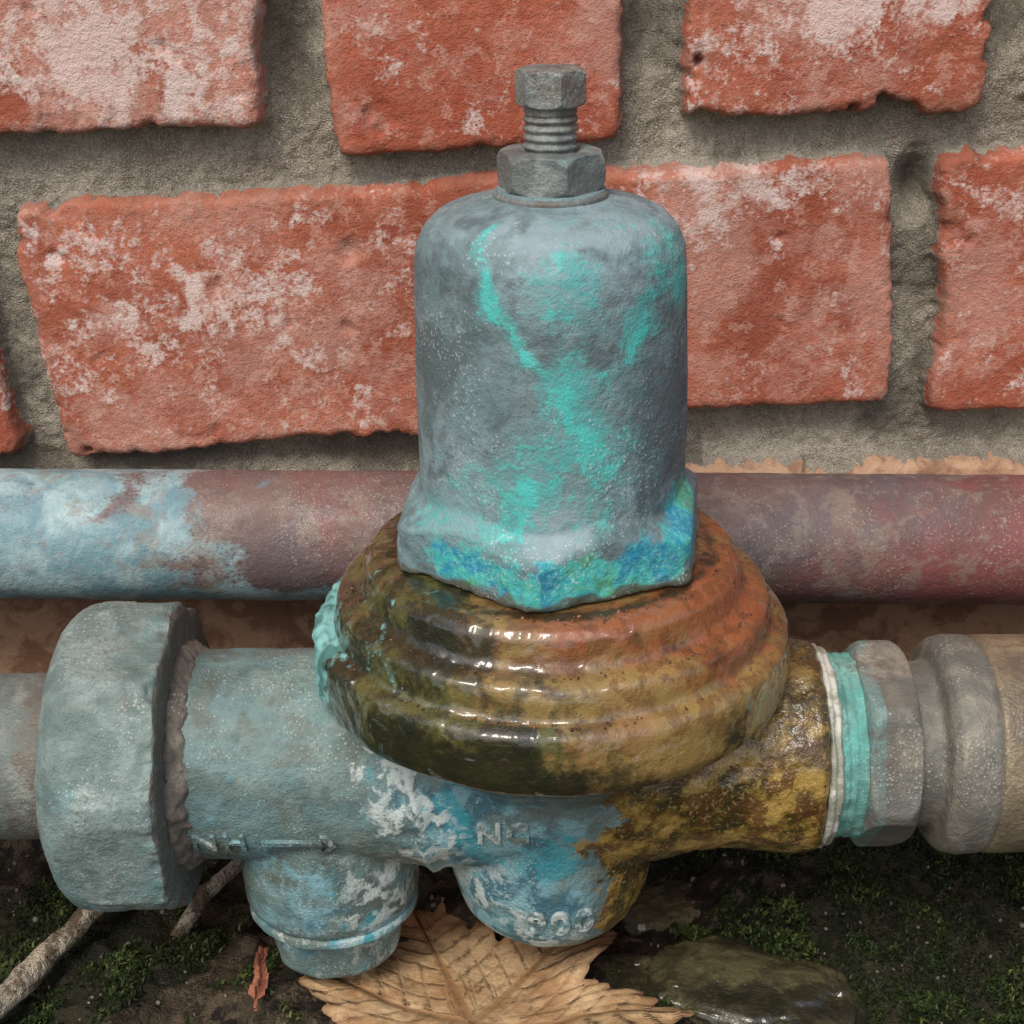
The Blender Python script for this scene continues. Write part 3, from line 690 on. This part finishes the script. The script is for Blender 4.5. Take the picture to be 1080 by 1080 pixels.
def leaf(name,ctr,rad,rot,lobes,seed,tilt=(0,0)):
    nt=520; nr=90
    th=np.linspace(0,2*np.pi,nt,endpoint=False)
    R=np.full(nt,.30)
    for a,l,w in lobes:
        d=np.abs((th-a+np.pi)%(2*np.pi)-np.pi)
        R=np.maximum(R,l*np.clip(1-(d/w),0,1)**.75+.30*(d<w))
    R=np.minimum(R,1.05)
    R=np.convolve(np.concatenate([R[-3:],R,R[:3]]),np.ones(7)/7,'valid')
    R*=1+.09*np.abs(np.sin(th*15+seed))+.04*np.abs(np.sin(th*37))
    rr=np.linspace(0,1,nr)**.9
    TT,RR=np.meshgrid(th,rr); r=RR*R[None,:]*rad
    x=r*np.cos(TT); y=r*np.sin(TT)
    vein=np.zeros_like(x); 
    for a,l,w in lobes:
        dx,dy=math.cos(a),math.sin(a); al=x*dx+y*dy; pe=np.abs(-x*dy+y*dx)
        vein=np.maximum(vein,(al>0)*np.exp(-(pe/(.028*rad*(1.15-np.clip(al/rad,0,1))))**2))
        q=np.abs(((al-pe*.9)/(rad*.14))%1-.5); vein=np.maximum(vein,(al>0)*(pe<.3*rad)*np.exp(-(q/.08)**2)*.5)
    P=np.stack([x.ravel(),y.ravel(),0*x.ravel()+seed],1)
    z=fbm(P,.3,2,seed)*.9*(r.ravel()/rad)+fbm(P,1.5,3,seed+5)*.09+vein.ravel()*.05+(RR.ravel()**4)*.35*np.sin(TT.ravel()*4+seed)
    xx=x.ravel();yy=y.ravel()
    cr,sr=math.cos(rot),math.sin(rot); X2=xx*cr-yy*sr; Y2=xx*sr+yy*cr
    z=z+X2*tilt[0]+Y2*tilt[1]
    V=np.stack([ctr[0]+X2,ctr[1]+Y2,ctr[2]+z],1)
    i=np.arange(nr-1)[:,None]*nt; j=np.arange(nt)[None,:]; j2=(j+1)%nt
    F=np.stack([i+j,i+j2,i+nt+j2,i+nt+j],-1).reshape(-1,4)
    return mk(name,V,F,ML,None,None,{'vein':vein.ravel(),'rim':RR.ravel()**8})
leaf('dry_leaf',(-1.7,-2.4,-5.0),4.5,math.radians(14),[(1.62,1.0,.62),(.75,.85,.6),(2.35,.6,.6),(-.2,.6,.6),(3.3,.25,.5)],11,tilt=(0.02,-.05))

tw=empty('twig')
tube('stem',[(-13.5,-3.5,-5.6),(-11.4,-1.1,-5.2),(-10.3,1.0,-4.9),(-9.3,2.6,-4.6),(-8.2,3.6,-4.5)],[.30,.27,.25,.26,.14],MK,tw,seed=401,amp=.11)
tube('side_shoot',[(-9.4,2.5,-4.6),(-9.9,3.4,-4.2),(-10.8,4.3,-3.9)],[.17,.13,.06],MK,tw,seed=402)
tw2=empty('twig')
tube('stem',[(-8.4,1.2,-5.7),(-7.9,2.2,-5.2),(-7.0,3.6,-5.1),(-6.4,5.5,-5.0)],[.18,.2,.16,.05],MK,tw2,seed=403)
def stone(name,ctr,size,seed):
    nu,nv=140,80; u=np.linspace(0,2*np.pi,nu,endpoint=False); v=np.linspace(-np.pi/2,np.pi/2,nv)
    U,Vv=np.meshgrid(u,v); p=np.stack([np.cos(U)*np.cos(Vv),np.sin(U)*np.cos(Vv),np.sin(Vv)],-1).reshape(-1,3)
    q=np.sign(p)*np.abs(p)**.7
    q*= (1+.18*fbm(p,1.2,3,seed)+.07*fbm(p,4,3,seed+3))[:,None]
    V=q*np.array(size); a=seed; ca,sa=math.cos(a),math.sin(a)
    V=np.stack([V[:,0]*ca-V[:,1]*sa,V[:,0]*sa+V[:,1]*ca,V[:,2]],1)+np.array(ctr)
    i=np.arange(nv-1)[:,None]*nu; j=np.arange(nu)[None,:]; j2=(j+1)%nu
    F=np.stack([i+j,i+j2,i+nu+j2,i+nu+j],-1).reshape(-1,4)
    return mk(name,V,F,MRK)
stone('wet_stone',(4.1,-.7,-6.0),(2.3,1.5,.75),12.15)
stone('wet_stone',(1.3,-.2,-6.3),(1.0,1.3,.5),5.1)
stone('wet_stone',(2.9,2.6,-6.4),(.9,1.2,.5),2.1)
cs=[];cf=[]
sp=empty('conifer_sprig')
for k in range(7):
    t=k/6; x0=-6.15+.05*math.sin(k); y0=-1.5+1.1*t
    for sgn in (-1,1):
        o=len(cs); w=.16*(1-t*.5); l=.34
        cs+=[(x0,y0,-5.05+.1*t),(x0+sgn*w,y0+.12,-5.0+.1*t),(x0+sgn*w*.9,y0+l,-4.97+.1*t),(x0+sgn*.02,y0+l*.7,-4.9+.1*t)]
        cf.append((o,o+1,o+2,o+3))
o=mk('scales',cs,cf,MCED,sp,smooth=False); md=o.modifiers.new('s','SOLIDIFY'); md.thickness=.0007
tube('rachis',[(-6.15,-1.7,-5.1),(-6.15,-1.0,-5.0),(-6.1,-.4,-4.95)],[.05,.05,.03],MCED,sp,nseg=8,seed=9,amp=.01)

# ================================================================ WORLD, SUN, CAMERA
w=bpy.data.worlds.new('World'); scene.world=w; w.use_nodes=True; nt=w.node_tree
bg=nt.nodes['Background']; sky=nt.nodes.new('ShaderNodeTexSky'); sky.sky_type='NISHITA'; sky.sun_disc=False
el=math.radians(52); rot=math.radians(203)
sky.sun_elevation=el; sky.sun_rotation=rot; sky.dust_density=4.0; sky.ozone_density=.5
nt.links.new(sky.outputs[0],bg.inputs[0]); bg.inputs[1].default_value=0.15
sd=Vector((math.sin(rot)*math.cos(el),math.cos(rot)*math.cos(el),math.sin(el)))
ld=bpy.data.lights.new('sun','SUN'); ld.energy=1.35; ld.angle=math.radians(20); ld.color=(1,.97,.92)
lo=bpy.data.objects.new('sun',ld); scene.collection.objects.link(lo); lo.rotation_euler=sd.to_track_quat('Z','Y').to_euler()
lo.location=(0,-1,2)
cam=bpy.data.cameras.new('camera'); co=bpy.data.objects.new('camera',cam); scene.collection.objects.link(co)
cam.sensor_width=36; cam.lens=36*1600/1080; cam.clip_start=.01; cam.clip_end=300
p=math.radians(24); roll=math.radians(-0.8)
fw=Vector((0,math.cos(p),-math.sin(p))); rt=Vector((1,0,0)); up=rt.cross(fw)
R=Matrix((rt,up,-fw)).transposed().to_4x4()
co.matrix_world=Matrix.Translation(Vector((-.74*CM,-26.0*CM,16.8*CM)))@R@Matrix.Rotation(roll,4,'Z')
scene.camera=co
scene.view_settings.view_transform='Standard'; scene.view_settings.look='None'; scene.view_settings.exposure=0
